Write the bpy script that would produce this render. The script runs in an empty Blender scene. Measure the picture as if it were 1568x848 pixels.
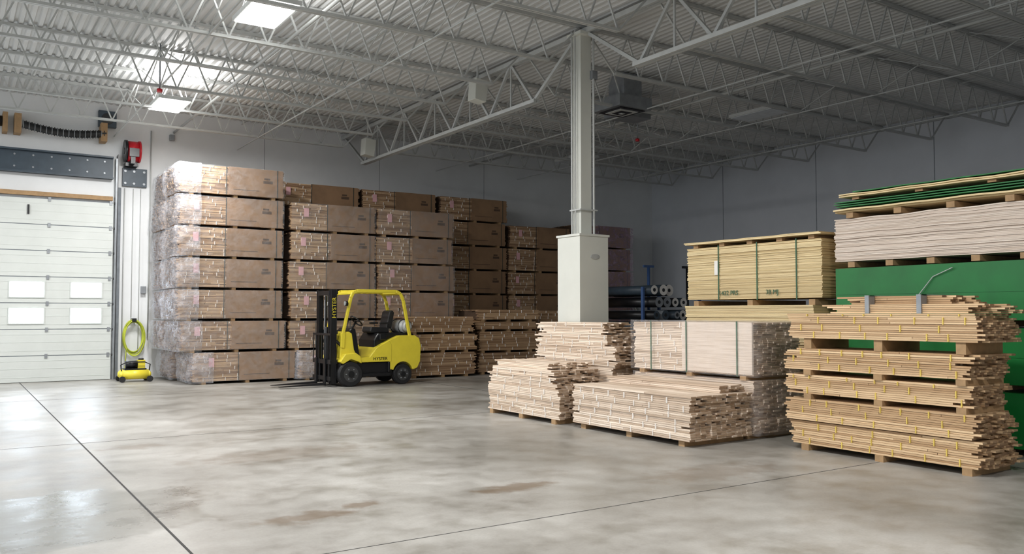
import bpy, math, random
from mathutils import Vector, Matrix, noise
random.seed(7)
R=random.random
def U(a,b): return a+(b-a)*random.random()
def L(r,g,b):
    f=lambda c:((c/255+0.055)/1.055)**2.4 if c/255>0.04045 else c/255/12.92
    return (f(r),f(g),f(b),1)
# ------------------------------------------------------------ materials
class NT:
    def __init__(s,name):
        s.m=bpy.data.materials.new(name); s.m.use_nodes=True
        s.t=s.m.node_tree; s.n=s.t.nodes; s.l=s.t.links
        s.b=s.n['Principled BSDF']; s.out=s.n['Material Output']
    def add(s,typ,**k):
        n=s.n.new(typ)
        for a,v in k.items(): setattr(n,a,v)
        return n
    def link(s,a,b): s.l.new(a,b)
    def noise(s,scale,detail=4,vec=None,rough=.55,stretch=None):
        tc=s.add('ShaderNodeTexCoord') if vec is None else None
        v=tc.outputs['Object'] if vec is None else vec
        if stretch:
            mp=s.add('ShaderNodeMapping'); mp.inputs['Scale'].default_value=stretch
            s.link(v,mp.inputs['Vector']); v=mp.outputs['Vector']
        n=s.add('ShaderNodeTexNoise'); n.inputs['Scale'].default_value=scale
        n.inputs['Detail'].default_value=detail; n.inputs['Roughness'].default_value=rough
        s.link(v,n.inputs['Vector']); return n.outputs['Fac']
    def ramp(s,fac,stops):
        r=s.add('ShaderNodeValToRGB'); e=r.color_ramp.elements
        while len(e)<len(stops): e.new(.5)
        for i,(p,c) in enumerate(stops):
            e[i].position=p; e[i].color=c if len(c)==4 else (*c,1)
        s.link(fac,r.inputs['Fac']); return r.outputs['Color']
    def mix(s,fac,a,b,mode='MIX'):
        m=s.add('ShaderNodeMix',data_type='RGBA',blend_type=mode)
        for sock,v in ((m.inputs[0],fac),(m.inputs[6],a),(m.inputs[7],b)):
            if hasattr(v,'is_output'): s.link(v,sock)
            else: sock.default_value=v
        return m.outputs[2]
    def math(s,op,a,b=None,c=None):
        m=s.add('ShaderNodeMath',operation=op)
        for i,v in enumerate((a,b,c)):
            if v is None: continue
            if hasattr(v,'is_output'): s.link(v,m.inputs[i])
            else: m.inputs[i].default_value=v
        return m.outputs[0]
    def bump(s,h,strength=.3,dist=.01):
        b=s.add('ShaderNodeBump'); b.inputs['Strength'].default_value=strength
        b.inputs['Distance'].default_value=dist; s.link(h,b.inputs['Height'])
        s.link(b.outputs['Normal'],s.b.inputs['Normal'])
def simple(name,col,rough=.5,metal=0,var=.12,scale=6,bump=0):
    k=NT(name); c=col
    dark=(c[0]*(1-var*2),c[1]*(1-var*2),c[2]*(1-var*2),1)
    n=k.noise(scale,5)
    k.link(k.ramp(n,[(.3,dark),(.65,c)]),k.b.inputs['Base Color'])
    k.b.inputs['Roughness'].default_value=rough; k.b.inputs['Metallic'].default_value=metal
    if bump: k.bump(n,bump)
    return k.m
def board(name,c1,c2,cend,stretch,rough=.65):
    k=NT(name)
    at=k.add('ShaderNodeAttribute',attribute_name='Col')
    sp=k.add('ShaderNodeSeparateColor'); k.link(at.outputs['Color'],sp.inputs['Color'])
    base=k.mix(sp.outputs['Red'],c1,c2)
    n=k.noise(9,5,stretch=stretch)
    g=k.ramp(n,[(.3,(.74,.69,.64)),(.6,(1,1,1))])
    base=k.mix(1.0,base,g,'MULTIPLY')
    base=k.mix(sp.outputs['Green'],base,cend)
    k.link(base,k.b.inputs['Base Color']); k.b.inputs['Roughness'].default_value=rough
    return k.m
def emis(name,col,s):
    k=NT(name); k.b.inputs['Base Color'].default_value=col
    k.b.inputs['Emission Color'].default_value=col; k.b.inputs['Emission Strength'].default_value=s
    return k.m
def plastic(name,opac,col,bump=.6):
    k=NT(name); tr=k.add('ShaderNodeBsdfTransparent'); mx=k.add('ShaderNodeMixShader')
    n=k.noise(7,6,rough=.7)
    k.link(k.ramp(n,[(.35,(opac*.4,)*3),(.7,(min(1,opac*1.7),)*3)]),mx.inputs[0])
    k.b.inputs['Base Color'].default_value=col; k.b.inputs['Roughness'].default_value=.18
    n2=k.noise(14,3,rough=.6); k.bump(n2,bump,.03)
    k.link(tr.outputs[0],mx.inputs[1]); k.link(k.b.outputs[0],mx.inputs[2])
    k.link(mx.outputs[0],k.out.inputs['Surface']); return k.m

M={}
M['brownX']=board('boards_fir_x',L(140,108,80),L(210,178,142),L(88,66,52),(.15,1,8))
M['paper']=simple('kraft_wrap_paper',L(150,118,88),.6,var=.14,scale=2.5)
M['print']=simple('kraft_print_dark',L(92,72,56),.6)
M['paleY']=board('boards_pale_y',L(192,170,148),L(242,226,208),L(150,124,98),(1,.15,8))
M['tanY']=board('boards_tan_y',L(178,144,106),L(228,198,158),L(130,102,76),(1,.15,8))
M['rawX']=board('boards_raw_x',L(152,118,86),L(210,176,138),L(110,84,62),(.15,1,8))
M['ply']=board('plywood_edges',L(205,182,134),L(238,218,172),L(205,174,122),(1,.2,10))
M['mdf']=board('panel_edges_pinkish',L(206,190,176),L(228,215,202),L(196,178,160),(1,.2,10))
M['blk']=simple('dunnage_wood',L(170,138,100),.75,scale=12)
M['shadowcore']=simple('core_painted_shade',L(82,62,46),.9)  # filler core coloured dark, painting in the shade between boards
M['white']=simple('strap_white',L(236,232,226),.5,var=.03)
M['yel']=simple('strap_yellow',L(222,196,96),.5,var=.05)
M['strapblk']=simple('strap_dark',L(52,60,56),.45)
M['strapgrn']=simple('strap_green',L(40,92,62),.45)
M['tag']=simple('tag_pink',L(226,176,180),.6,var=.04)
M['pl_end']=plastic('shrink_wrap_milky',.3,L(212,212,218))
M['pl_clr']=plastic('shrink_wrap_clear',.13,L(215,218,222),.4)
M['pl_front']=plastic('shrink_wrap_thin',.1,L(235,228,226),.25)
M['pl_wr']=plastic('shrink_wrap_hazy',.14,L(208,202,200),.4)
M['pl_pur']=plastic('shrink_wrap_purple',.4,L(190,165,185))
M['green']=simple('green_wrap',L(14,112,48),.45,var=.12,scale=3,bump=.15)
M['steel']=simple('painted_steel_white',L(186,188,186),.5,var=.06)
M['colp']=simple('column_paint',L(208,209,201),.5,var=.03,scale=2)
M['galv']=simple('galvanised',L(150,154,158),.4,.4)
M['dark']=simple('dark_rubber',L(26,26,28),.6)
M['black']=simple('black_paint',L(20,21,24),.35)
M['fyel']=simple('forklift_yellow',L(230,211,62),.35,var=.04)
M['seat']=simple('seat_vinyl',L(28,28,30),.5)
M['lpg']=simple('tank_grey',L(190,192,190),.35,.2)
M['rim']=simple('wheel_rim',L(62,62,62),.45)
M['red']=simple('reel_red',L(196,30,42),.4)
M['doorp']=simple('door_panel_paint',L(206,210,206),.45,var=.03,scale=2)
M['navy']=simple('steel_navy',L(58,72,84),.45)
M['hosey']=simple('hose_yellow_green',L(186,196,60),.45)
M['win']=emis('daylight_glazing',(.74,.86,1,1),18)
M['lamp']=emis('led_panel',(1,.99,.97,1),12)
M['lampoff']=simple('led_panel_off',L(200,205,210),.3)
M['blue']=simple('blue_post',L(70,100,150),.5)

# ------------------------------------------------------------ mesh builder
class MB:
    def __init__(s): s.v=[];s.f=[];s.mi=[];s.c=[];s.ms=[];s.smooth=[]
    def m(s,k):
        if k not in s.ms: s.ms.append(k)
        return s.ms.index(k)
    def face(s,idx,k,c=(.5,0),sm=False):
        s.f.append(idx);s.mi.append(s.m(k));s.c.append(c);s.smooth.append(sm)
    def box(s,a,b,k,c=None,endax=None):
        x0,y0,z0=a;x1,y1,z1=b;n=len(s.v)
        s.v+= [(x0,y0,z0),(x1,y0,z0),(x1,y1,z0),(x0,y1,z0),(x0,y0,z1),(x1,y0,z1),(x1,y1,z1),(x0,y1,z1)]
        c=R() if c is None else c
        Q=[((0,3,2,1),2),((4,5,6,7),2),((0,1,5,4),1),((2,3,7,6),1),((1,2,6,5),0),((3,0,4,7),0)]
        for q,ax in Q: s.face([n+i for i in q],k,(c,U(.55,1) if ax==endax else 0))
    def beam(s,p,q,w,h,k,up=(0,0,1)):
        p=Vector(p);q=Vector(q);d=(q-p).normalized();u=Vector(up)
        if abs(d.dot(u))>.98: u=Vector((1,0,0))
        sd=d.cross(u).normalized();u=sd.cross(d);n=len(s.v)
        for e in (p,q):
            for a,b in ((-1,-1),(1,-1),(1,1),(-1,1)): s.v.append(tuple(e+sd*a*w/2+u*b*h/2))
        for q4 in ((0,3,2,1),(4,5,6,7),(0,1,5,4),(1,2,6,5),(2,3,7,6),(3,0,4,7)): s.face([n+i for i in q4],k)
    def cyl(s,p,q,r,k,n=16,r2=None,caps=True,kc=None):
        p=Vector(p);q=Vector(q);d=(q-p).normalized()
        u=Vector((0,0,1)) if abs(d.z)<.9 else Vector((1,0,0))
        a=d.cross(u).normalized();b=a.cross(d);b0=len(s.v);r2=r if r2 is None else r2
        for e,rr in ((p,r),(q,r2)):
            for i in range(n):
                t=2*math.pi*i/n; s.v.append(tuple(e+(a*math.cos(t)+b*math.sin(t))*rr))
        for i in range(n):
            j=(i+1)%n; s.face([b0+i,b0+n+i,b0+n+j,b0+j],k,sm=True)
        if caps:
            s.face([b0+i for i in range(n)],kc or k); s.face([b0+n+i for i in reversed(range(n))],kc or k)
    def tube(s,pts,r,k,n=8,closed=False):
        pts=[Vector(p) for p in pts];N=len(pts);b0=len(s.v)
        for i,p in enumerate(pts):
            if closed: d=pts[(i+1)%N]-pts[i-1]
            else: d=pts[min(i+1,N-1)]-pts[max(i-1,0)]
            d.normalize();u=Vector((0,0,1)) if abs(d.z)<.9 else Vector((0,1,0))
            a=d.cross(u).normalized();b=a.cross(d)
            for j in range(n):
                t=2*math.pi*j/n; s.v.append(tuple(p+(a*math.cos(t)+b*math.sin(t))*r))
        for i in range(N if closed else N-1):
            i2=(i+1)%N
            for j in range(n):
                j2=(j+1)%n; s.face([b0+i*n+j,b0+i2*n+j,b0+i2*n+j2,b0+i*n+j2],k,sm=True)
    def torus(s,c,R1,r,k,ax=(0,0,1),n=24,sz=1):
        ax=Vector(ax).normalized();u=Vector((1,0,0)) if abs(ax.x)<.9 else Vector((0,1,0))
        a=ax.cross(u).normalized();b=ax.cross(a)
        s.tube([Vector(c)+a*math.cos(2*math.pi*i/n)*R1+b*math.sin(2*math.pi*i/n)*R1*sz for i in range(n)],r,k,8,True)
    def prism(s,pts,y0,y1,k):
        n=len(pts);b=len(s.v)
        for y in (y0,y1):
            for x,z in pts: s.v.append((x,y,z))
        s.face([b+i for i in range(n)],k); s.face([b+n+i for i in reversed(range(n))],k)
        for i in range(n):
            j=(i+1)%n; s.face([b+i,b+n+i,b+n+j,b+j],k)
    def build(s,name,origin=None,bevel=0,parent=None,sx=None):
        if sx: s.v=[(v[0]*sx,v[1],v[2]) for v in s.v]
        xs=[v[0] for v in s.v];ys=[v[1] for v in s.v];zs=[v[2] for v in s.v]
        o=origin if origin is not None else ((min(xs)+max(xs))/2,(min(ys)+max(ys))/2,min(zs))
        me=bpy.data.meshes.new(name)
        me.from_pydata([(v[0]-o[0],v[1]-o[1],v[2]-o[2]) for v in s.v],[],s.f)
        for k in s.ms: me.materials.append(M[k])
        me.polygons.foreach_set('material_index',s.mi)
        me.polygons.foreach_set('use_smooth',s.smooth)
        at=me.color_attributes.new('Col','FLOAT_COLOR','CORNER');data=[]
        for f,c in zip(s.f,s.c): data+= [c[0],c[1],0,1]*len(f)
        at.data.foreach_set('color',data)
        me.update()
        ob=bpy.data.objects.new(name,me);bpy.context.collection.objects.link(ob);ob.location=o
        if bevel:
            bm=ob.modifiers.new('b','BEVEL');bm.width=bevel;bm.segments=2;bm.limit_method='ANGLE';bm.angle_limit=.6
        if parent: ob.parent=parent
        return ob

def pile(mb,lo,hi,ax,k,th=.024,w=.09,jit=.03,seg=(1,3),full=True,strap=None,mis=0.0):
    ca=1-ax
    rows=max(1,round((hi[2]-lo[2])/th)); th=(hi[2]-lo[2])/rows
    cols=max(1,round((hi[ca]-lo[ca])/w)); w=(hi[ca]-lo[ca])/cols
    grp=0;go=0
    for r in range(rows):
        z=lo[2]+r*th
        if r>=grp: grp=r+random.randint(2,5); go=U(-.6,1)*jit
        rowoff=go+U(-.2,.2)*jit
        for c in range(cols):
            outer=(c==0); toprow=(r==rows-1)
            if not full and not outer and not toprow: continue
            a0=lo[ax]+U(-1,1)*jit+rowoff; a1=hi[ax]+U(-1,1)*jit+rowoff
            if mis and R()<mis: a1-=U(.05,.3) if R()<.5 else 0; a0+=U(.02,.2)
            ns=random.randint(*seg) if (outer or toprow) else 1
            cuts=[a0]+sorted(U(a0+.2,a1-.2) for _ in range(ns-1))+[a1]
            off=U(-.006,.006) if outer else 0
            for i in range(ns):
                p=[0,0,0];q=[0,0,0]
                p[ax]=cuts[i]+.002;q[ax]=cuts[i+1]-.002
                p[ca]=lo[ca]+c*w+off+U(0,.004);q[ca]=lo[ca]+(c+1)*w-.003
                p[2]=z+.0015;q[2]=z+th-.0015
                mb.box(p,q,k,endax=ax)
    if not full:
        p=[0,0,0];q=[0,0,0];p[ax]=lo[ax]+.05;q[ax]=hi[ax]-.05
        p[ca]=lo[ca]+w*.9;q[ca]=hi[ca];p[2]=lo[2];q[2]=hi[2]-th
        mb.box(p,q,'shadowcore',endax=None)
    if strap:
        step=.085 ; z=lo[2]
        while z<hi[2]-.03:
            h=min(step,hi[2]-z); x=lo[ax]+U(.1,.4)
            while x<hi[ax]-.08:
                p=[0,0,0];q=[0,0,0];p[ax]=x;q[ax]=x+.011;p[ca]=lo[ca]-.012;q[ca]=lo[ca]+.01
                p[2]=z+.006;q[2]=z+h-.006; mb.box(p,q,strap)
                x+=U(.22,.5)
            z+=h
def wrap(mb,pts,z0,z1,ks,amp=.03,step=.09):
    path=[];mats=[]
    for i in range(len(pts)-1):
        a=Vector(pts[i]);b=Vector(pts[i+1]);n=max(2,int((b-a).length/step));d=(b-a).normalized();nr=Vector((d.y,-d.x))
        for j in range(n+(1 if i==len(pts)-2 else 0)):
            path.append((a.lerp(b,j/n),nr)); mats.append(ks[i])
    nz=max(3,int((z1-z0)/.08));b0=len(mb.v);sd=R()*50
    A=amp if isinstance(amp,(list,tuple)) else [amp]*len(ks)
    for (p,nr),km in zip(path,mats):
        am=A[ks.index(km)]
        for j in range(nz+1):
            z=z0+(z1-z0)*j/nz
            o=abs(noise.noise(Vector((p.x*5+sd,p.y*5,z*5))))*am*2+.012+am*.7*math.sin(math.pi*j/nz)
            mb.v.append((p.x+nr.x*o,p.y+nr.y*o,z))
    for i in range(len(path)-1):
        for j in range(nz):
            q=b0+i*(nz+1)+j; mb.face([q,q+nz+1,q+nz+2,q+1],mats[i],sm=True)

# ------------------------------------------------------------ room
YW=22.6; XE=21.2; XW=-9; YS=-6; ZD=6.74
def floor_mat():
    k=NT('polished_concrete'); g=k.add('ShaderNodeNewGeometry'); P=g.outputs['Position']
    n1=k.noise(.42,8,P,.62); n2=k.noise(1.8,9,P,.66); n3=k.noise(45,3,P)
    base=k.ramp(n1,[(.3,L(122,118,110)),(.5,L(152,149,143)),(.7,L(180,178,173))])
    base=k.mix(1.0,base,k.ramp(n2,[(.32,(.68,.66,.62)),(.5,(.95,.94,.93)),(.68,(1.1,1.1,1.1))]),'MULTIPLY')
    base=k.mix(.5,base,k.ramp(n3,[(.3,(.78,.78,.78)),(.7,(1,1,1))]),'MULTIPLY')
    def blob(cx,cy,rx,ry,ns,thr,soft):
        mp=k.add('ShaderNodeMapping',vector_type='POINT'); mp.inputs['Location'].default_value=(-cx/rx,-cy/ry,0)
        mp.inputs['Scale'].default_value=(1/rx,1/ry,0); k.link(P,mp.inputs['Vector'])
        ln=k.add('ShaderNodeVectorMath',operation='LENGTH'); k.link(mp.outputs[0],ln.inputs[0])
        d=k.math('ADD',ln.outputs['Value'],k.math('MULTIPLY',k.math('SUBTRACT',k.noise(ns,6,P),.5),thr))
        mr=k.add('ShaderNodeMapRange'); mr.inputs[1].default_value=1;mr.inputs[2].default_value=1-soft
        k.link(d,mr.inputs[0]); return mr.outputs[0]
    damp=blob(-.1,7.5,1.9,1.3,.9,1.0,.08)
    base=k.mix(k.math('MULTIPLY',damp,.6),base,L(96,92,80))
    for cx,cy,rx,ry,st in ((2.4,6.45,.4,.2,.6),(4.35,6.5,.45,.2,.6),(2.9,6.6,.2,.15,.6),(1.9,11,.4,.25,.4),(3.2,9.5,1.2,.5,.3),(6.5,6.0,1.0,.4,.3)):
        s=blob(cx,cy,rx,ry,5,2.4,.5); base=k.mix(k.math('MULTIPLY',s,st),base,L(98,76,50))
    k.link(base,k.b.inputs['Base Color'])
    ro=k.math('MULTIPLY_ADD',n2,.5,.16); ro=k.math('SUBTRACT',ro,k.math('MULTIPLY',damp,.12))
    k.link(ro,k.b.inputs['Roughness']); k.b.inputs['Specular IOR Level'].default_value=.45
    k.bump(k.noise(3.5,3,P),.14,.03); return k.m
M['floor']=floor_mat()
def wall_mat(name,c):
    k=NT(name);g=k.add('ShaderNodeNewGeometry');n=k.noise(.8,6,g.outputs['Position'],.6)
    d=tuple(v*.9 for v in c[:3])+(1,)
    k.link(k.ramp(n,[(.3,d),(.65,c)]),k.b.inputs['Base Color']);k.b.inputs['Roughness'].default_value=.7
    k.bump(k.noise(60,2,g.outputs['Position']),.1,.004);return k.m
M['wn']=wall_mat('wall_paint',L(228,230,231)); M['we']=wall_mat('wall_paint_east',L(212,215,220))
M['joint']=simple('joint_dark',L(48,46,44),.8); M['wjoint']=simple('wall_joint',L(130,136,142),.7)
M['deck']=simple('roof_deck_paint',L(204,205,204),.5,var=.05,scale=1)

b=MB();b.box((XW,YS,-.2),(XE+.3,YW+.3,0),'floor');b.build('floor',origin=(0,0,0))
b=MB()
for x in (1.38,9.27,-6.5): b.box((x-.009,YS,.0),(x+.009,YW,.0015),'joint')
for y in (5.42,11.64,17.8,-.7): b.box((XW,y-.005,.0),(XE,y+.005,.0012),'joint')
b.build('floor_joint_lines',origin=(0,0,0))
b=MB();b.box((XW,YW,0),(XE+.3,YW+.3,7.2),'wn')
for x in (7.0,10.4,14.0,17.6): b.box((x-.006,YW-.003,0),(x+.006,YW,6.8),'wjoint')
b.build('wall_north')
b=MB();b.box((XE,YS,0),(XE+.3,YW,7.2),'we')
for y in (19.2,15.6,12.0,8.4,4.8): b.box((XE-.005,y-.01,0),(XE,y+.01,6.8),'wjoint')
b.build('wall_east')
b=MB();b.box((XW,YS-.3,0),(XE+.3,YS,7.2),'wn');b.build('wall_south')
b=MB();x=XW;prof=[]
while x<XE+.2:
    prof+=[(x,ZD),(x+.06,ZD),(x+.085,ZD+.04),(x+.125,ZD+.04)];x+=.15
for X,Z in prof: b.v+=[(X,YS,Z),(X,YW+.2,Z)]
for i in range(len(prof)-1): b.face([2*i,2*i+1,2*i+3,2*i+2],'deck')
b.box((XW,YS,ZD+.08),(XE+.2,YW+.2,ZD+.15),'deck')
b.build('ceiling',origin=(0,0,0))

GX=9.27;CY=11.64;SP=1.83
b=MB()
ZT=ZD-.03;ZB=5.98
def joist(y,x0,x1):
    for dy in (-.024,.024):
        b.box((x0,y+dy-.017,ZT-.035),(x1,y+dy+.017,ZT+.02),'steel')
        b.box((x0+.75,y+dy-.017,ZB-.02),(x1-.75,y+dy+.017,ZB+.025),'steel')
    n=int((x1-x0-1.5)/.6);st=(x1-x0-1.5)/n
    b.beam((x0+.05,y,ZT),(x0+.75,y,ZB),.03,.03,'steel');b.beam((x1-.05,y,ZT),(x1-.75,y,ZB),.03,.03,'steel')
    for i in range(n):
        xa=x0+.75+i*st
        b.beam((xa,y,ZB),(xa+st/2,y,ZT),.026,.026,'steel');b.beam((xa+st/2,y,ZT),(xa+st,y,ZB),.026,.026,'steel')
ys=[CY+SP*i for i in range(-8,6)]
for y in ys: joist(y,GX-12,GX); joist(y,GX,XE)
for x in (GX-9,GX-6,GX-3,GX+3,GX+6,GX+9):
    b.box((x-.012,ys[0],ZB-.03),(x+.012,YW,ZB-.008),'steel');b.box((x+.1,ys[0],ZT-.06),(x+.12,YW,ZT-.045),'steel')
for x in (GX-6,GX-3,GX+6):
    for i in range(len(ys)-1):
        b.beam((x,ys[i],ZB),(x,ys[i+1],ZT),.018,.018,'steel');b.beam((x,ys[i],ZT),(x,ys[i+1],ZB),.018,.018,'steel')
b.box((XE-.08,YS,ZT-.12),(XE,YW,ZT-.04),'steel')
b.cyl((GX-4.6,ys[0],ZB+.25),(GX-4.6,YW,ZB+.25),.03,'steel',10);b.cyl((GX+4.2,ys[0],ZB+.25),(GX+4.2,YW,ZB+.25),.03,'steel',10)
b.build('roof_joists',origin=(0,0,0))
b=MB()
def girder(y0,y1):
    zt=ZT-.11;zb=5.68
    for dx in (-.045,.045):
        b.box((GX+dx-.03,y0,zt-.05),(GX+dx+.03,y1,zt+.04),'steel')
        b.box((GX+dx-.03,y0+1.4,zb-.04),(GX+dx+.03,y1-1.4,zb+.03),'steel')
    b.beam((GX,y0+.1,zt),(GX,y0+1.5,zb),.06,.06,'steel');b.beam((GX,y1-.1,zt),(GX,y1-1.5,zb),.06,.06,'steel')
    bot=[y0+1.5+i*(y1-y0-3)/5 for i in range(6)]
    for i in range(5):
        m=(bot[i]+bot[i+1])/2
        b.beam((GX,bot[i],zb),(GX,m,zt),.05,.05,'steel');b.beam((GX,m,zt),(GX,bot[i+1],zb),.05,.05,'steel')
        b.beam((GX,m,zt),(GX,m,zb),.03,.03,'steel')
girder(CY,YW);girder(CY-10.96,CY)
b.build('roof_truss_girder')

b=MB()
b.box((GX-.13,CY-.11,2.9),(GX+.11,CY+.11,ZT-.15),'colp')
b.box((GX-.2,CY-.2,ZT-.2),(GX+.2,CY+.2,ZT-.14),'colp')
b.box((GX-.35,CY-.35,0),(GX+.28,CY+.28,2.93),'colp')
b.box((GX-.37,CY-.37,2.93),(GX+.30,CY+.30,2.97),'colp')
for (dx,dy,r) in ((-.18,.08,.018),(-.18,-.02,.014),(.12,-.16,.02),(.17,-.1,.014)):
    b.cyl((GX+dx,CY+dy,2.95),(GX+dx,CY+dy,ZT-.1),r,'steel',10)
for z in (3.4,): b.box((GX-.2,CY-.18,z),(GX+.19,CY+.13,z+.025),'steel')
b.box((GX+.08,CY-.18,5.75),(GX+.2,CY-.1,5.9),'galv')
pts=[(GX-.02+.1*math.cos(t*math.pi/8),2.58+.045*math.sin(t*math.pi/8)) for t in range(16)]
b.prism(pts,CY-.37,CY-.35,'lpg')
b.build('structural_column',bevel=.006)

LP=330;FILL_UP=75
def fixture(x,y,on=True):
    z=6.02;b=MB();b.box((x-.33,y-.6,z),(x+.33,y+.6,z+.07),'steel')
    b.box((x-.3,y-.57,z-.012),(x+.3,y+.57,z),'lamp' if on else 'lampoff')
    for dx in(-.25,.25):
        for dy in(-.5,.5): b.cyl((x+dx,y+dy,z+.07),(x+dx*.3,y+dy,ZT),.005,'galv',6)
    o=b.build('high_bay_light')
    if on:
        for e,zz,rx,nm in ((LP,-.03,0,'led_emitter'),(FILL_UP,.12,math.pi,'added_ceiling_fill')):  # second, upward light is an added fill to brighten the ceiling
            l=bpy.data.lights.new('led','AREA');l.shape='RECTANGLE';l.size=.56;l.size_y=1.1;l.energy=e;l.color=(1,.99,.975)
            lo=bpy.data.objects.new(nm,l);bpy.context.collection.objects.link(lo);lo.parent=o;lo.location=(0,0,zz);lo.rotation_euler=(rx,0,0)
for y in (18.8,12.2,5.6,-1): fixture(3.78,y)
for y in (18.8,12.2): fixture(-3.2,y)
fixture(14.9,12.4,False);fixture(14.9,19,False)

b=MB();b.box((11.5,13.2,5.95),(12.4,14.1,6.2),'galv')
for i in range(4): b.box((11.6+i*.1,13.3+i*.1,5.93-i*.012),(12.3-i*.1,14.0-i*.1,5.94-i*.012),'steel' if i%2 else 'black')
b.beam((12,13.6,6.2),(12,13.6,6.7),.5,.5,'galv');b.build('ceiling_air_diffuser')
b=MB();b.box((12.5,14.3,6.1),(13.4,14.9,6.45),'galv');b.build('ventilation_duct')
def cbox(x,y,z,name):
    b=MB();b.prism([(x-.15,z-.22),(x+.12,z-.26),(x+.18,z+.18),(x-.12,z+.22)],y-.15,y+.15,'colp')
    b.beam((x,y,z+.2),(x,y,ZT),.04,.04,'steel');b.build(name,bevel=.01)
cbox(9.0,20.3,5.95,'ceiling_speaker');cbox(8.95,14.7,6.2,'ceiling_speaker')
for (x,y) in ((3.2,16.8),(13.8,15.2)):
    b=MB();b.cyl((x,y,5.78),(x,y,5.84),.05,'red',12);b.cyl((x,y,5.84),(x,y,ZT),.015,'galv',8);b.build('ceiling_alarm_beacon')

# ------------------------------------------------------------ door and wall items
WG=YW-.012
DX1=3.28;DX0=-.36;yd=WG-.06
b=MB()
H=.615
wins=[(-.05,.7),(1.14,1.82),(2.4,3.04)]
for i in range(7):
    z0=i*H+.01;z1=(i+1)*H-.01
    b.box((DX0,yd,z0),(DX1,yd+.05,z1),'doorp',.5)
    for zz in (z0+.1,z0+.3,z0+.48): b.box((DX0,yd-.004,zz),(DX1,yd,zz+.008),'doorp')
    b.box((DX0,yd+.01,z1),(DX1,yd+.05,z1+.02),'wjoint')
    for xx in (DX1-.06,1.9,.55): b.box((xx-.03,yd-.02,z1-.05),(xx+.03,yd,z1+.05),'galv')
    if i in (2,3):
        for a,c in wins:
            zz0=z0+.14;zz1=z1-.12
            b.box((a-.03,yd-.02,zz0-.03),(c+.03,yd,zz1+.03),'doorp')
            b.box((a,yd-.024,zz0),(c,yd-.018,zz1),'win')
b.box((1.45,yd-.03,.62*6+.2),(1.49,yd,.62*6+.42),'black')
b.build('door_1')
b=MB()
b.box((DX1+.03,YW-.15,0),(DX1+.07,WG,5.4),'galv');b.box((DX1+.09,YW-.06,0),(DX1+.17,WG,4.7),'wjoint')
b.box((DX1+.07,YW-.17,0),(DX1+.085,WG,5.5),'black')
for i in range(7): b.cyl((DX1+.01,YW-.12,i*H+.6),(DX1+.03,YW-.12,i*H+.6),.03,'dark',10)
b.build('door_track')
b=MB();b.box((DX0-.2,YW-.1,4.36),(DX1-.02,WG,4.46),'blk');b.build('trim_1')
b=MB();zb=4.88
b.box((DX0-.5,YW-.1,zb),(DX1-.03,YW-.06,zb+.55),'navy')
b.box((DX0-.5,YW-.2,zb),(DX1-.03,WG,zb+.04),'navy');b.box((DX0-.5,YW-.2,zb+.51),(DX1-.03,WG,zb+.55),'navy')
for i in range(10):
    b.cyl((DX0+i*.38,YW-.1,zb+.14),(DX0+i*.38,YW-.115,zb+.14),.022,'galv',10)
    b.cyl((DX0+i*.38,YW-.1,zb+.42),(DX0+i*.38,YW-.115,zb+.42),.022,'galv',10)
b.build('steel_header_beam')
b=MB();b.box((DX1+.19,YW-.08,4.75),(DX1+.75,WG,5.2),'navy')
for dx in(.25,.45,.68):
    for z in(4.82,5.12): b.cyl((DX1+dx,YW-.08,z),(DX1+dx,YW-.1,z),.03,'galv',8)
b.build('steel_bracket_plate')
b=MB();b.box((DX1+.22,YW-.3,5.22),(DX1+.5,WG,5.3),'black');b.cyl((DX1+.24,YW-.3,5.58),(DX1+.5,YW-.3,5.58),.25,'red',24)
b.cyl((DX1+.18,YW-.3,5.58),(DX1+.24,YW-.3,5.58),.27,'black',24);b.cyl((DX1+.5,YW-.3,5.58),(DX1+.54,YW-.3,5.58),.27,'red',24)
b.cyl((DX1+.17,YW-.3,5.58),(DX1+.56,YW-.3,5.58),.08,'black',16)
b.box((DX1+.26,YW-.58,5.42),(DX1+.48,YW-.52,5.62),'black');b.box((DX1+.3,YW-.54,5.25),(DX1+.4,WG,5.6),'black');b.build('hose_reel')
b=MB()
for x,r,z0,z1 in ((DX1+.45,.008,1.5,4.7),(DX1+.62,.008,.7,4.7),(DX1+.84,.016,1.0,6.2),(DX1+.25,.012,0,4.7)):
    b.cyl((x,YW-.04,z0),(x,YW-.04,z1),r,'steel',8)
b.build('wall_conduit')
b=MB();b.box((DX1+.66,YW-.1,2.1),(DX1+.78,WG,2.28),'galv');b.build('junction_box',bevel=.008)
b=MB();b.box((4.55,YW-.1,6.0),(4.67,WG,6.15),'galv');b.build('junction_box',bevel=.008)
b=MB();b.box((2.9,YW-.15,6.15),(3.3,WG,6.55),'navy');b.cyl((3.1,YW-.16,6.35),(3.1,YW-.15,6.35),.14,'black',20);b.build('wall_speaker',bevel=.01)
b=MB()
P=[Vector((1.3+1.75*t,YW-.3,5.97-.1*math.sin(math.pi*t)-.02*t)) for t in [i/60 for i in range(61)]]
b.tube(P,.085,'black',12)
for i in range(0,60,2): b.tube([P[i],P[i]+Vector((.016,0,0))],.105,'galv' if i%4==0 else 'black',12)
for x in (1.25,3.05): b.box((x-.12,YW-.38,5.75),(x+.02,WG,6.2),'blk')
b.box((.9,YW-.38,5.75),(1.0,WG,6.2),'blk');b.cyl((.2,YW-.25,6.0),(1.0,YW-.25,6.0),.12,'black',14)
b.build('flexible_air_hose')
b=MB()
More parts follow.
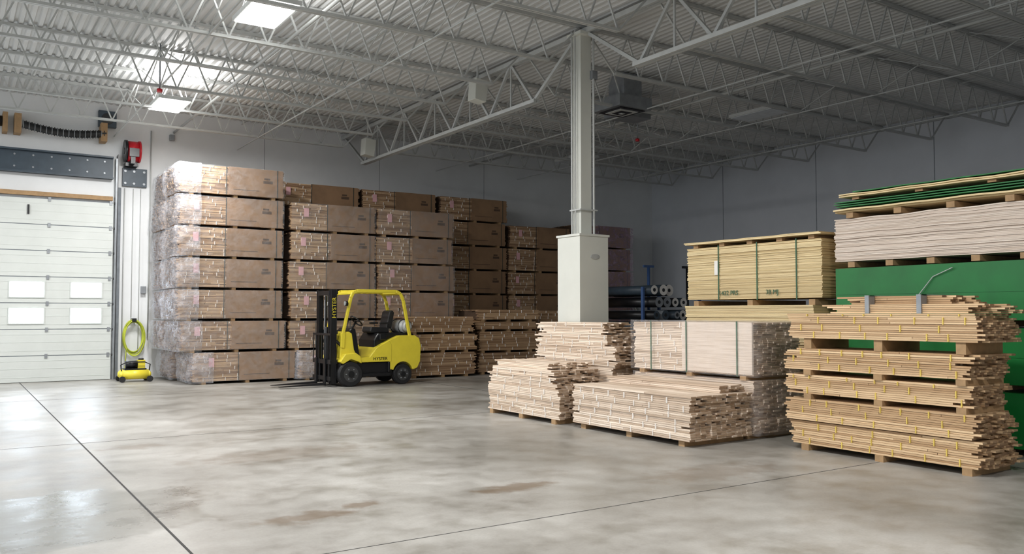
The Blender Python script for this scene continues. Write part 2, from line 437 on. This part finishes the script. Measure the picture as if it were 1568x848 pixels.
for i in range(8):
    r=U(.34,.44);b.torus((3.78+U(-.02,.02),YW-.07-i*.018,1.03+U(-.05,.03)),r,.012,'hosey',(0,1,0),28,U(.5,.62))
b.box((3.73,YW-.22,1.4),(3.83,WG,1.48),'black')
b.tube([(3.62,YW-.15,.8),(3.6,YW-.2,.45),(3.55,YW-.3,.2),(3.5,YW-.5,.03)],.012,'hosey')
b.build('air_hose_coil')
b=MB();cx,cy=3.66,21.55
for dy in(-.13,.13):
    b.cyl((cx-.28,cy+dy,.17),(cx+.28,cy+dy,.17),.11,'fyel',20);
    for s in(-1,1): b.cyl((cx+s*.28,cy+dy,.17),(cx+s*.34,cy+dy,.17),.11,'fyel',20,r2=.05)
b.box((cx-.24,cy-.16,.28),(cx+.24,cy+.16,.31),'black')
b.cyl((cx-.2,cy,.4),(cx+.08,cy,.4),.09,'black',18);b.box((cx+.06,cy-.09,.3),(cx+.22,cy+.09,.5),'fyel')
b.cyl((cx+.14,cy,.5),(cx+.14,cy,.54),.06,'dark',14)
b.tube([(cx-.3,cy-.14,.25),(cx-.32,cy-.14,.4),(cx-.2,cy-.14,.46),(cx+.2,cy-.14,.46),(cx+.32,cy-.14,.4),(cx+.3,cy-.14,.25)],.014,'black')
for s in(-1,1): b.cyl((cx+s*.3,cy-.28,.07),(cx+s*.3,cy-.24,.07),.07,'dark',16);b.cyl((cx+s*.3,cy+.24,.07),(cx+s*.3,cy+.28,.07),.07,'dark',16)
b.build('air_compressor')

# ------------------------------------------------------------ left packaged stacks
PIT=.712
def bundle(b,x0,x1,y0,y1,z,h=.645,end=False,style=0,clear=True):
    dz=.062
    for fx in (.08,.5,.88):
        xx=x0+(x1-x0)*fx; b.box((xx,y0+.01,z),(xx+.09,y1,z+dz),'blk')
    z0=z+dz;z1=z0+h; Ln=x1-x0
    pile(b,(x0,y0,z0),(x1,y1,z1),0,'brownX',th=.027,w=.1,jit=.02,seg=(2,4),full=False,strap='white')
    if style==0:
        xs=x0+Ln*U(.42,.47)
        b.box((xs,y0-.022,z0+.01),(x1-.02,y0+.02,z1+.006),'paper',.5)
        b.box((xs,y0-.02,z1),(x1-.02,y1,z1+.008),'paper',.5)
        xm=xs+(x1-xs)*.62
        b.box((xm,y0-.024,z0+h*.5),(xm+.22,y0-.02,z0+h*.6),'print');b.box((xm+.02,y0-.024,z0+h*.63),(xm+.16,y0-.02,z0+h*.7),'print')
        b.box((xs+.1,y0-.024,z0+h*.2),(xs+.7,y0-.02,z0+h*.22),'print')
    for fx in ((.42,.93) if style==0 else (.3,.7)):
        xx=x0+Ln*fx; b.box((xx,y0-.028,z0-.005),(xx+.016,y0-.022,z1+.01),'strapblk')
    tx=x0+.3+U(-.05,.05)
    b.box((tx,y0-.03,z0+h*.5),(tx+.12,y0-.024,z0+h*.82),'tag')
    if end:
        rows=24
        for r in range(rows):
            for c in range(12):
                yy=y0+(y1-y0)*c/12;zz=z0+h*r/rows
                e=U(.0,.07);b.box((x0-e,yy+.002,zz+.002),(x0+.08,yy+(y1-y0)/12-.002,zz+h/rows-.002),'brownX',endax=0)
        wrap(b,[(x0-.05,y1),(x0-.05,y0-.03),(x0+.42,y0-.03)],z0-.03,z1+.02,['pl_end','pl_end'],[.06])
    if clear: wrap(b,[(x0+.02,y0-.03),(x1+.01,y0-.03)],z0,z1+.01,['pl_clr'],[.016],step=.12)
def stack(x0,x1,y0,y1,n,end=False,low=None):
    b=MB()
    for i in range(n):
        dx=U(-.035,.035);dy=U(-.03,.03)
        if low and i<len(low): dx+=low[i]
        bundle(b,x0+dx,x1+dx,y0+dy,y1+dy,i*PIT,.645,end,0,clear=(y0<20.5))
    return b.build('packaged_lumber_stack')
stack(4.22,6.55,19.7,20.92,7,end=True,low=[.38,.1])
b=MB()
for i in range(6):
    dx=U(-.03,.03)+(.3 if i==0 else 0);bundle(b,6.72+dx,8.95+dx*.1,19.7+U(-.03,.03),20.92,i*PIT,end=(i==0),style=1 if i==1 else 0)
b.build('packaged_lumber_stack')
stack(9.0,11.22,19.7,20.92,6)
stack(4.25,6.6,21.2,22.42,7,end=True,low=[.2])
stack(6.85,9.15,21.2,22.42,7);stack(9.25,11.5,21.2,22.42,7);stack(11.62,13.9,21.2,22.42,7);stack(14.02,16.3,21.2,22.42,6)
b=MB()
for i in range(6):
    bundle(b,16.45,18.8,21.1,22.35,i*.74,.67,clear=False)
    wrap(b,[(16.45,21.05),(18.85,21.05),],i*.74+.05,i*.74+.74,['pl_pur'],[.03])
b.build('packaged_lumber_stack')
def rawstack(x0,x1,y0,y1,layers):
    b=MB();z=0
    for i,h in enumerate(layers):
        for fx in(.08,.5,.86):
            xx=x0+(x1-x0)*fx;b.box((xx,y0+.01,z),(xx+.09,y1,z+.06),'blk')
        dx=U(-.08,.08)
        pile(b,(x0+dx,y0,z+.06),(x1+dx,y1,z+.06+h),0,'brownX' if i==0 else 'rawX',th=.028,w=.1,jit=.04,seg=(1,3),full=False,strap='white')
        z+=.06+h
    return b.build('opened_lumber_stack')
rawstack(9.35,11.25,18.62,19.6,[.56,.4,.38]);rawstack(11.5,13.45,18.9,20,[.5,.5,.2,.26]);rawstack(13.7,15.9,19.6,20.7,[.5,.5,.5])

# ------------------------------------------------------------ right / centre piles
def blocks(b,x0,x1,y0,y1,z,h=.08,n=3,k='blk'):
    for i in range(n):
        y=y0+(y1-y0)*(.06+.86*i/(n-1));b.box((x0-.02,y-.05,z),(x1,y+.05,z+h),k)
b=MB();blocks(b,7.4,8.42,7.25,9.45,0,.07)
pile(b,(7.35,7.2,.07),(8.42,9.46,.61),1,'paleY',jit=.02,seg=(1,3),strap='white',mis=.08)
pile(b,(7.95,7.3,.61),(8.42,9.4,.70),1,'paleY',jit=.04,seg=(1,2))
b.build('lumber_pile')
b=MB();blocks(b,7.32,8.2,9.75,11.7,0,.07,3)
pile(b,(7.3,9.72,.07),(8.22,11.62,.5),1,'paleY',jit=.03,seg=(1,3),strap='white',mis=.1)
pile(b,(7.33,9.85,.5),(8.22,11.62,.66),1,'paleY',jit=.06,seg=(1,3),strap='white',mis=.3)
pile(b,(7.36,9.95,.66),(8.22,11.62,.76),1,'paleY',jit=.06,seg=(1,3),strap='white',mis=.3)
pile(b,(7.45,10.1,.76),(8.22,11.6,.85),1,'paleY',jit=.09,seg=(1,3),mis=.4)
b.build('lumber_pile')
b=MB();blocks(b,8.34,8.86,9.8,11.6,0,.07,3)
pile(b,(8.32,9.72,.07),(8.88,11.7,.8),1,'paleY',jit=.03,seg=(1,3))
pile(b,(8.3,9.68,.8),(8.88,11.7,1.1),1,'paleY',jit=.05,seg=(1,3),strap='white',mis=.2)
pile(b,(8.32,9.8,1.1),(8.88,11.68,1.3),1,'paleY',jit=.07,seg=(1,3),strap='white',mis=.2)
pile(b,(8.34,9.88,1.3),(8.88,11.7,1.46),1,'paleY',jit=.07,seg=(1,3),strap='white',mis=.2)
b.build('lumber_pile')
b=MB();blocks(b,8.52,9.4,7.25,9.45,0,.07)
pile(b,(8.5,7.22,.07),(9.4,9.45,.74),1,'paleY',jit=.02)
wrap(b,[(8.5,9.47),(8.5,7.18),(9.45,7.18)],.05,.76,['pl_front','pl_wr'],[.02,.03])
blocks(b,8.5,9.4,7.25,9.45,.74,.06)
pile(b,(8.5,7.22,.8),(9.4,9.45,1.48),1,'paleY',jit=.02,strap='white')
b.box((8.47,7.22,.82),(8.5,8.45,1.485),'mdf',.6)
for y in (9.05,8.35,7.45): b.box((8.455,y,.79),(8.465,y+.016,1.5),'strapgrn')
wrap(b,[(8.46,9.47),(8.46,7.17),(9.45,7.17)],.79,1.51,['pl_front','pl_wr'],[.015,.03])
b.box((8.46,7.18,1.49),(9.43,9.45,1.5),'pl_front')
b.build('shrink_wrapped_lumber_stack')
b=MB();X0,X1=8.4,9.12
blocks(b,X0,X1,4.35,6.55,0,.07)
def band(z0,z1,k='tanY',dy=0,dx=0):
    pile(b,(X0+dx,4.36+dy,z0),(X1,6.6+dy*.4,z1),1,k,th=.022,w=.085,jit=.045,seg=(1,2),strap='yel',mis=.12)
band(.07,.34);band(.35,.6,dx=-.02);blocks(b,X0,X1,4.4,6.5,.6,.06);band(.66,.88,dy=.06);blocks(b,X0,X1,4.4,6.5,.88,.06)
band(.94,1.19,dy=.04);blocks(b,X0+.02,X1,4.4,6.5,1.19,.12,3);band(1.31,1.6,dy=-.02,dx=-.02)
pile(b,(X0+.05,4.35,1.6),(X1,6.0,1.7),1,'tanY',th=.022,w=.085,jit=.14,seg=(1,2))
pile(b,(X0+.15,4.65,1.7),(X1-.05,5.85,1.79),1,'tanY',th=.022,w=.085,jit=.12,seg=(1,2))
for y in (4.95,5.55): b.box((X0+.03,y,1.6),(X0+.14,y+.05,1.8),'galv');b.box((X0+.05,y,1.79),(X1-.1,y+.05,1.8),'galv')
b.build('lumber_pile')
def sheets(b,lo,hi,th,k,jit=.008,wave=0,per=4):
    n=max(1,round((hi[2]-lo[2])/th));th=(hi[2]-lo[2])/n;N=24 if wave else 1;ph=U(0,6)
    for i in range(n):
        a=U(-1,1)*jit;c=U(-1,1)*jit;z=lo[2]+i*th;b0=len(b.v);cc=R()
        for j in range(N+1):
            t=j/N;y=lo[1]+c+(hi[1]-lo[1])*t;w=wave*(math.sin(t*per*6.283+ph)+.5*math.sin(t*2.3*6.283+ph*2))*(.3+.7*i/n) if wave else 0
            xo=wave*.6*math.sin(t*5+i*.35)
            for x,zz in ((lo[0]+a+xo,z+.0008),(hi[0]+a,z+.0008),(hi[0]+a,z+th-.0008),(lo[0]+a+xo,z+th-.0008)): b.v.append((x,y,zz+w))
        for j in range(N):
            q=b0+j*4
            for e in range(4): b.face([q+e,q+(e+1)%4,q+4+(e+1)%4,q+4+e],k,(cc,0))
        b.face([b0,b0+3,b0+2,b0+1],k,(cc,.8));q=b0+N*4;b.face([q,q+1,q+2,q+3],k,(cc,.8))
b=MB();Y0,Y1=7.25,9.78;X0,X1=9.95,11.17
blocks(b,X0,X1,Y0,Y1,0);sheets(b,(X0,Y0,.08),(X1,Y1,.8),.02,'ply');blocks(b,X0,X1,Y0,Y1,.8,.08)
sheets(b,(X0-.05,Y0+.1,.88),(X1,Y1,1.72),.02,'ply',.015);blocks(b,X0,X1,Y0,Y1,1.72,.08)
sheets(b,(X0,Y0,1.82),(X1,Y1,2.64),.016,'ply',.01);blocks(b,X0,X1,Y0,Y1,2.64,.05,5)
sheets(b,(X0-.08,Y0-.02,2.695),(X1,Y1-.0,2.73),.02,'ply',.03,.004)
for y in (9.1,8.35,7.65): b.box((X0-.018,y,1.8),(X0-.012,y+.018,2.66),'strapgrn')
b.box((X0-.02,9.12,2.2),(X0-.012,9.19,2.42),'white')
D=b.build('plywood_stack')
def text(s,loc,size,mat,parent,cols):
    cu=bpy.data.curves.new('lettering','FONT');cu.body=s;cu.size=size;cu.extrude=.002;cu.materials.append(M[mat])
    o=bpy.data.objects.new('lettering',cu);bpy.context.collection.objects.link(o)
    m=Matrix([[cols[0][i],cols[1][i],cols[2][i]] for i in range(3)]).to_4x4();m.translation=Vector(loc)
    o.parent=parent;o.matrix_parent_inverse=Matrix.Translation(parent.location).inverted()
    o.matrix_basis=m;return o
FX=((0,-1,0),(0,0,1),(-1,0,0))
text('1432 PRS',(X0-.02,9.1,1.88),.1,'strapgrn',D,FX);text('38 MJ',(X0-.02,8.2,1.88),.1,'strapgrn',D,FX)
b=MB();Y0,Y1=3.9,7.07;X0,X1=10.0,11.25
z=0
for h in (.62,.64,.68):
    blocks(b,X0,X1,Y0,Y1,z,.08,4);z+=.08
    b.box((X0,Y0,z),(X1,Y1,z+h),'green');b.box((X0-.005,Y0,z+h*.48),(X0,Y1,z+h*.5),'green');z+=h+.012
b.tube([(X0-.01,6.0,1.6),(X0-.04,5.9,1.8),(X0-.02,5.7,2.05),(X0-.03,5.45,2.15)],.006,'lpg')
G=b.build('green_wrapped_panel_stack')
text('Weyer',(X0-.008,6.42,1.14),.17,'white',G,FX)
zt=z
b=MB();blocks(b,X0,X1,Y0,Y1,zt,.07,6)
sheets(b,(X0,Y0,zt+.08),(X1,Y1,2.87),.018,'mdf',.012,.006);blocks(b,X0-.02,X1,Y0,Y1,2.875,.07,5)
sheets(b,(X0-.02,Y0,2.955),(X1,Y1,3.0),.02,'ply',.03,.005)
for i in range(3): sheets(b,(X0-.05,Y0,3.025+i*.03),(X1,Y1-.05+i*.01,3.04+i*.03),.015,'green',.03,.005)
blocks(b,X0-.02,X1,Y0,Y1-.1,3.115,.03,4);sheets(b,(X0-.05,Y0,3.15),(X1,Y1-.12,3.2),.02,'ply',.04,.006)
sheets(b,(X0-.06,Y0,3.21),(X1,Y1-.3,3.225),.015,'green',.03,.006)
b.build('panel_sheet_stack')

# ------------------------------------------------------------ back corner odds
b=MB()
for r,(zz,n) in enumerate(((.2,5),(.54,4),(.88,5),(1.22,4),(1.56,5),(1.9,4),(2.22,3))):
    for i in range(n):
        x=15.35+i*.36+(r%2)*.17;ra=U(.1,.165);k=random.choice(['wjoint','navy','black','black','dark'])
        ya=16.2+U(-.3,.3);b.cyl((x,ya,zz),(x,ya+2.2,zz),ra,k,18,kc=random.choice(['white','white','galv','navy']));b.cyl((x,ya-.003,zz),(x,ya+.01,zz),.05,'black',12)
for y in (16.5,18.1):
    b.box((15.1,y-.04,0),(15.16,y+.04,2.3),'blue');b.box((17.2,y-.04,0),(17.26,y+.04,2.3),'blue')
    b.box((15.1,y-.03,.0),(17.26,y+.03,.05),'blue')
b.build('fabric_roll_rack')
b=MB()
for i in range(4): b.cyl((19.05+i*.2,20.3,0.03),(19.2+i*.25,22.4,3.4-i*.4),.05,'lpg' if i!=1 else 'white',12)
b.build('leaning_pipes')
for X,Y,k in ((17.2,18.5,'blue'),(18.6,18.3,'black')):
    b=MB();b.cyl((X,Y,0.02),(X,Y,3.0),.045,k,10);b.box((X-.2,Y-.03,2.96),(X+.2,Y+.03,3.03),k);b.box((X-.2,Y-.2,0),(X+.2,Y+.2,.04),k)
    b.build('floor_stand')

# ------------------------------------------------------------ forklift (local: +x forward)
S=.9
root=bpy.data.objects.new('forklift',None);bpy.context.collection.objects.link(root)
def arc(cx,cz,r,a0,a1,n=10): return [(cx+r*math.cos(math.radians(a0+(a1-a0)*i/n)),cz+r*math.sin(math.radians(a0+(a1-a0)*i/n))) for i in range(n+1)]
b=MB()
cw=[(-.32,.34),(-.42,.34)]+arc(-.72,.22,.29,20,160)+[(-1.12,.36),(-1.2,.5),(-1.22,.85),(-1.17,1.03),(-1.05,1.1),(-.6,1.1),(-.32,1.0)]
b.prism(cw,-.56,.56,'fyel')
b.prism([(-.4,.52),(-.4,.9),(-.32,1.0),(.02,.84),(.2,.64),(.48,.62),(.48,.52)],-.57,.57,'fyel')
b.prism([(.46,.5),(.48,.66),(.56,.8),(.62,1.16),(.7,1.2),(.86,1.18),(.9,1.0),(.93,.62),(.8,.6)],-.46,.46,'fyel')
b.prism([(.42,.5),(.45,.66),(.58,.74),(.85,.72),(.98,.55),(.9,.5),(.7,.6),(.5,.54)],-.6,.6,'fyel')
b.build('chassis_yellow',origin=(0,0,0),bevel=.03,parent=root,sx=S)
b=MB()
b.box((-.45,-.5,.2),(.95,.5,.52),'black');b.box((-.36,-.58,.2),(.42,.58,.28),'black');b.box((-.36,-.57,.28),(-.3,.57,.52),'black')
b.prism([(-.75,.95),(-.75,1.16),(-.1,1.16),(.02,1.0),(.02,.7),(-.3,.7)],-.42,.42,'black')
b.box((-1.1,-.4,1.08),(-.75,.4,1.14),'black')
b.prism([(.36,.66),(.5,.66),(.64,1.22),(.58,1.28),(.48,1.26)],-.36,.36,'black')
b.prism([(-.5,1.16),(-.48,1.28),(.0,1.3),(.03,1.2),(0,1.16)],-.24,.24,'seat')
b.prism([(-.42,1.24),(-.58,1.26),(-.66,1.62),(-.6,1.68),(-.52,1.64)],-.2,.2,'seat')
for s in(-1,1): b.box((-.45,s*.28-.03,1.36),(-.2,s*.28+.03,1.4),'seat')
b.box((-.3,.3,1.0),(-.1,.5,1.14),'black')
b.build('body_black',origin=(0,0,0),bevel=.02,parent=root,sx=S)
b=MB()
b.cyl((.45,.0,1.2),(.3,0,1.42),.025,'black',10);b.torus((.29,0,1.43),.17,.016,'black',(-.83,0,1))
b.beam((.27,-.15,1.42),(.31,.15,1.42),.03,.02,'black')
for i in range(3): b.cyl((.48,-.15-.08*i,1.2),(.44,-.15-.08*i,1.42),.01,'black',8);b.cyl((.44,-.15-.08*i,1.42),(.44,-.15-.08*i,1.46),.02,'black',8)
b.cyl((-.92,-.38,1.3),(-.92,.36,1.3),.15,'lpg',20);b.cyl((-.92,.36,1.3),(-.92,.42,1.3),.15,'lpg',20,r2=.09)
b.torus((-.92,.42,1.3),.09,.015,'lpg',(0,1,0));b.box((-1.0,-.25,1.12),(-.84,-.2,1.3),'black');b.box((-1.0,.2,1.12),(-.84,.25,1.3),'black')
for y in(-.2,.2): b.torus((-.92,y,1.3),.155,.012,'black',(0,1,0))
b.build('controls_and_tank',origin=(0,0,0),parent=root,sx=S)
b=MB()
for x,r,w,yc in ((.7*S,.275,.2,.5),(-.72*S,.23,.17,.46)):
    for s in(-1,1):
        y0=s*(yc-w/2);y1=s*(yc+w/2)
        b.cyl((x,y0,r),(x,y1-s*.02,r),r,'dark',32);b.cyl((x,y1-s*.02,r),(x,y1,r),r,'dark',32,r2=r*.92)
        b.cyl((x,y1,r),(x,y1+s*.004,r),r*.62,'rim',24);b.cyl((x,y1,r),(x,y1+s*.03,r),r*.25,'black',16)
        for i in range(6):
            a=i*math.pi/3;b.cyl((x+r*.42*math.cos(a),y1,r+r*.42*math.sin(a)),(x+r*.42*math.cos(a),y1+s*.015,r+r*.42*math.sin(a)),.014,'galv',8)
b.build('wheels',origin=(0,0,0),parent=root)
b=MB()
for s in(-1,1):
    y=s*.46
    pts=[(.86,1.15),(.66,1.95),(.6,2.06),(.5,2.1),(-.55,2.1),(-.68,2.05),(-.76,1.9),(-.95,1.08)]
    for p,q in zip(pts,pts[1:]): b.beam((p[0],y,p[1]),(q[0],y,q[1]),.06,.075,'fyel')
    b.beam((.86,y,1.17),(.87,y,.85),.07,.1,'fyel')
for x in [.5-i*.15 for i in range(8)]: b.beam((x,-.46,2.1),(x,.46,2.1),.03,.05,'fyel')
b.beam((.62,-.46,2.05),(.62,.46,2.05),.06,.06,'fyel');b.beam((-.68,-.46,2.05),(-.68,.46,2.05),.06,.06,'fyel')
b.build('overhead_guard',origin=(0,0,0),bevel=.012,parent=root,sx=S)
b=MB()
for s in(-1,1):
    b.cyl((.78,s*.52,1.82),(.84,s*.52,1.82),.06,'black',14);b.cyl((.84,s*.52,1.82),(.845,s*.52,1.82),.05,'lpg',14);b.beam((.74,s*.46,1.82),(.78,s*.54,1.82),.03,.03,'black')
b.tube([(-.7,.46,1.7),(-.6,.55,1.72),(-.6,.55,1.6)],.01,'black')
b.build('lamps',origin=(0,0,0),parent=root,sx=S)
b=MB()
for s in(-1,1):
    y=s*.4
    b.box((1.0,y-.015,.06),(1.15,y+.015,2.13),'black');b.box((1.0,y-.05,.06),(1.02,y+.03,2.13),'black');b.box((1.13,y-.05,.06),(1.15,y+.03,2.13),'black')
    y=s*.31
    b.box((1.03,y-.015,.1),(1.16,y+.015,2.1),'black');b.box((1.14,y-.045,.1),(1.16,y+.03,2.1),'black')
    b.cyl((1.0,s*.24,.15),(1.0,s*.24,2.0),.03,'black',12);b.cyl((1.08,s*.12,.3),(1.08,s*.12,1.9),.012,'galv',8)
    b.cyl((.55,s*.36,.62),(1.0,s*.4,1.0),.035,'black',10)
b.cyl((1.08,0,.15),(1.08,0,1.3),.05,'black',14)
for z in (2.02,1.15,.5): b.box((.97,-.42,z),(1.02,.42,z+.09),'black')
b.box((1.14,-.33,2.0),(1.17,.33,2.1),'black')
for z in (.14,.5): b.box((1.17,-.52,z),(1.21,.52,z+.09),'black')
for y in(-.4,-.13,.13,.4): b.box((1.17,y-.03,.1),(1.2,y+.03,.6),'black')
b.box((1.18,-.52,1.12),(1.21,.52,1.17),'black')
for i in range(7):
    y=-.5+i*1.0/6;b.box((1.185,y-.012,.55),(1.205,y+.012,1.14),'black')
for s in(-1,1):
    y=s*.26
    b.box((1.21,y-.055,.04),(1.25,y+.055,.62),'black')
    b.prism([(1.21,.035),(1.25,.09),(1.7,.075),(2.36,.045),(2.36,.035)],y-.055,y+.055,'black')
b.build('mast_and_forks',origin=(0,0,0),bevel=.004,parent=root,sx=S)
root.location=(7.95,17.9,0);root.rotation_euler=(0,0,math.pi)
def ftext(s,loc,size,mat,cols):
    o=text(s,(0,0,0),size,mat,root,cols);o.matrix_parent_inverse=Matrix()
    m=Matrix([[cols[0][i],cols[1][i],cols[2][i]] for i in range(3)]).to_4x4();m.translation=Vector(loc);o.matrix_basis=m
ftext('HYSTER',(.1,.575,.56),.1,'black',((-1,0,0),(0,0,1),(0,1,0)))
ftext('HYSTER',(1.02*S,.418,1.5),.13,'fyel',((0,0,1),(1,0,0),(0,1,0)))

# ------------------------------------------------------------ world + camera
w=bpy.data.worlds.new('World');bpy.context.scene.world=w;w.use_nodes=True
bg=w.node_tree.nodes['Background'];bg.inputs[0].default_value=(.86,.93,1,1);bg.inputs[1].default_value=1.3
cd=bpy.data.cameras.new('camera');cam=bpy.data.objects.new('camera',cd);bpy.context.collection.objects.link(cam)
cd.sensor_width=36;cd.lens=1290/1568*36;cd.clip_end=200
cam.location=(0,0,1.6);cam.rotation_euler=(math.radians(90+2.48),0,math.radians(-33.7))
bpy.context.scene.camera=cam
vs=bpy.context.scene.view_settings;vs.view_transform='Standard';vs.look='None';vs.exposure=0
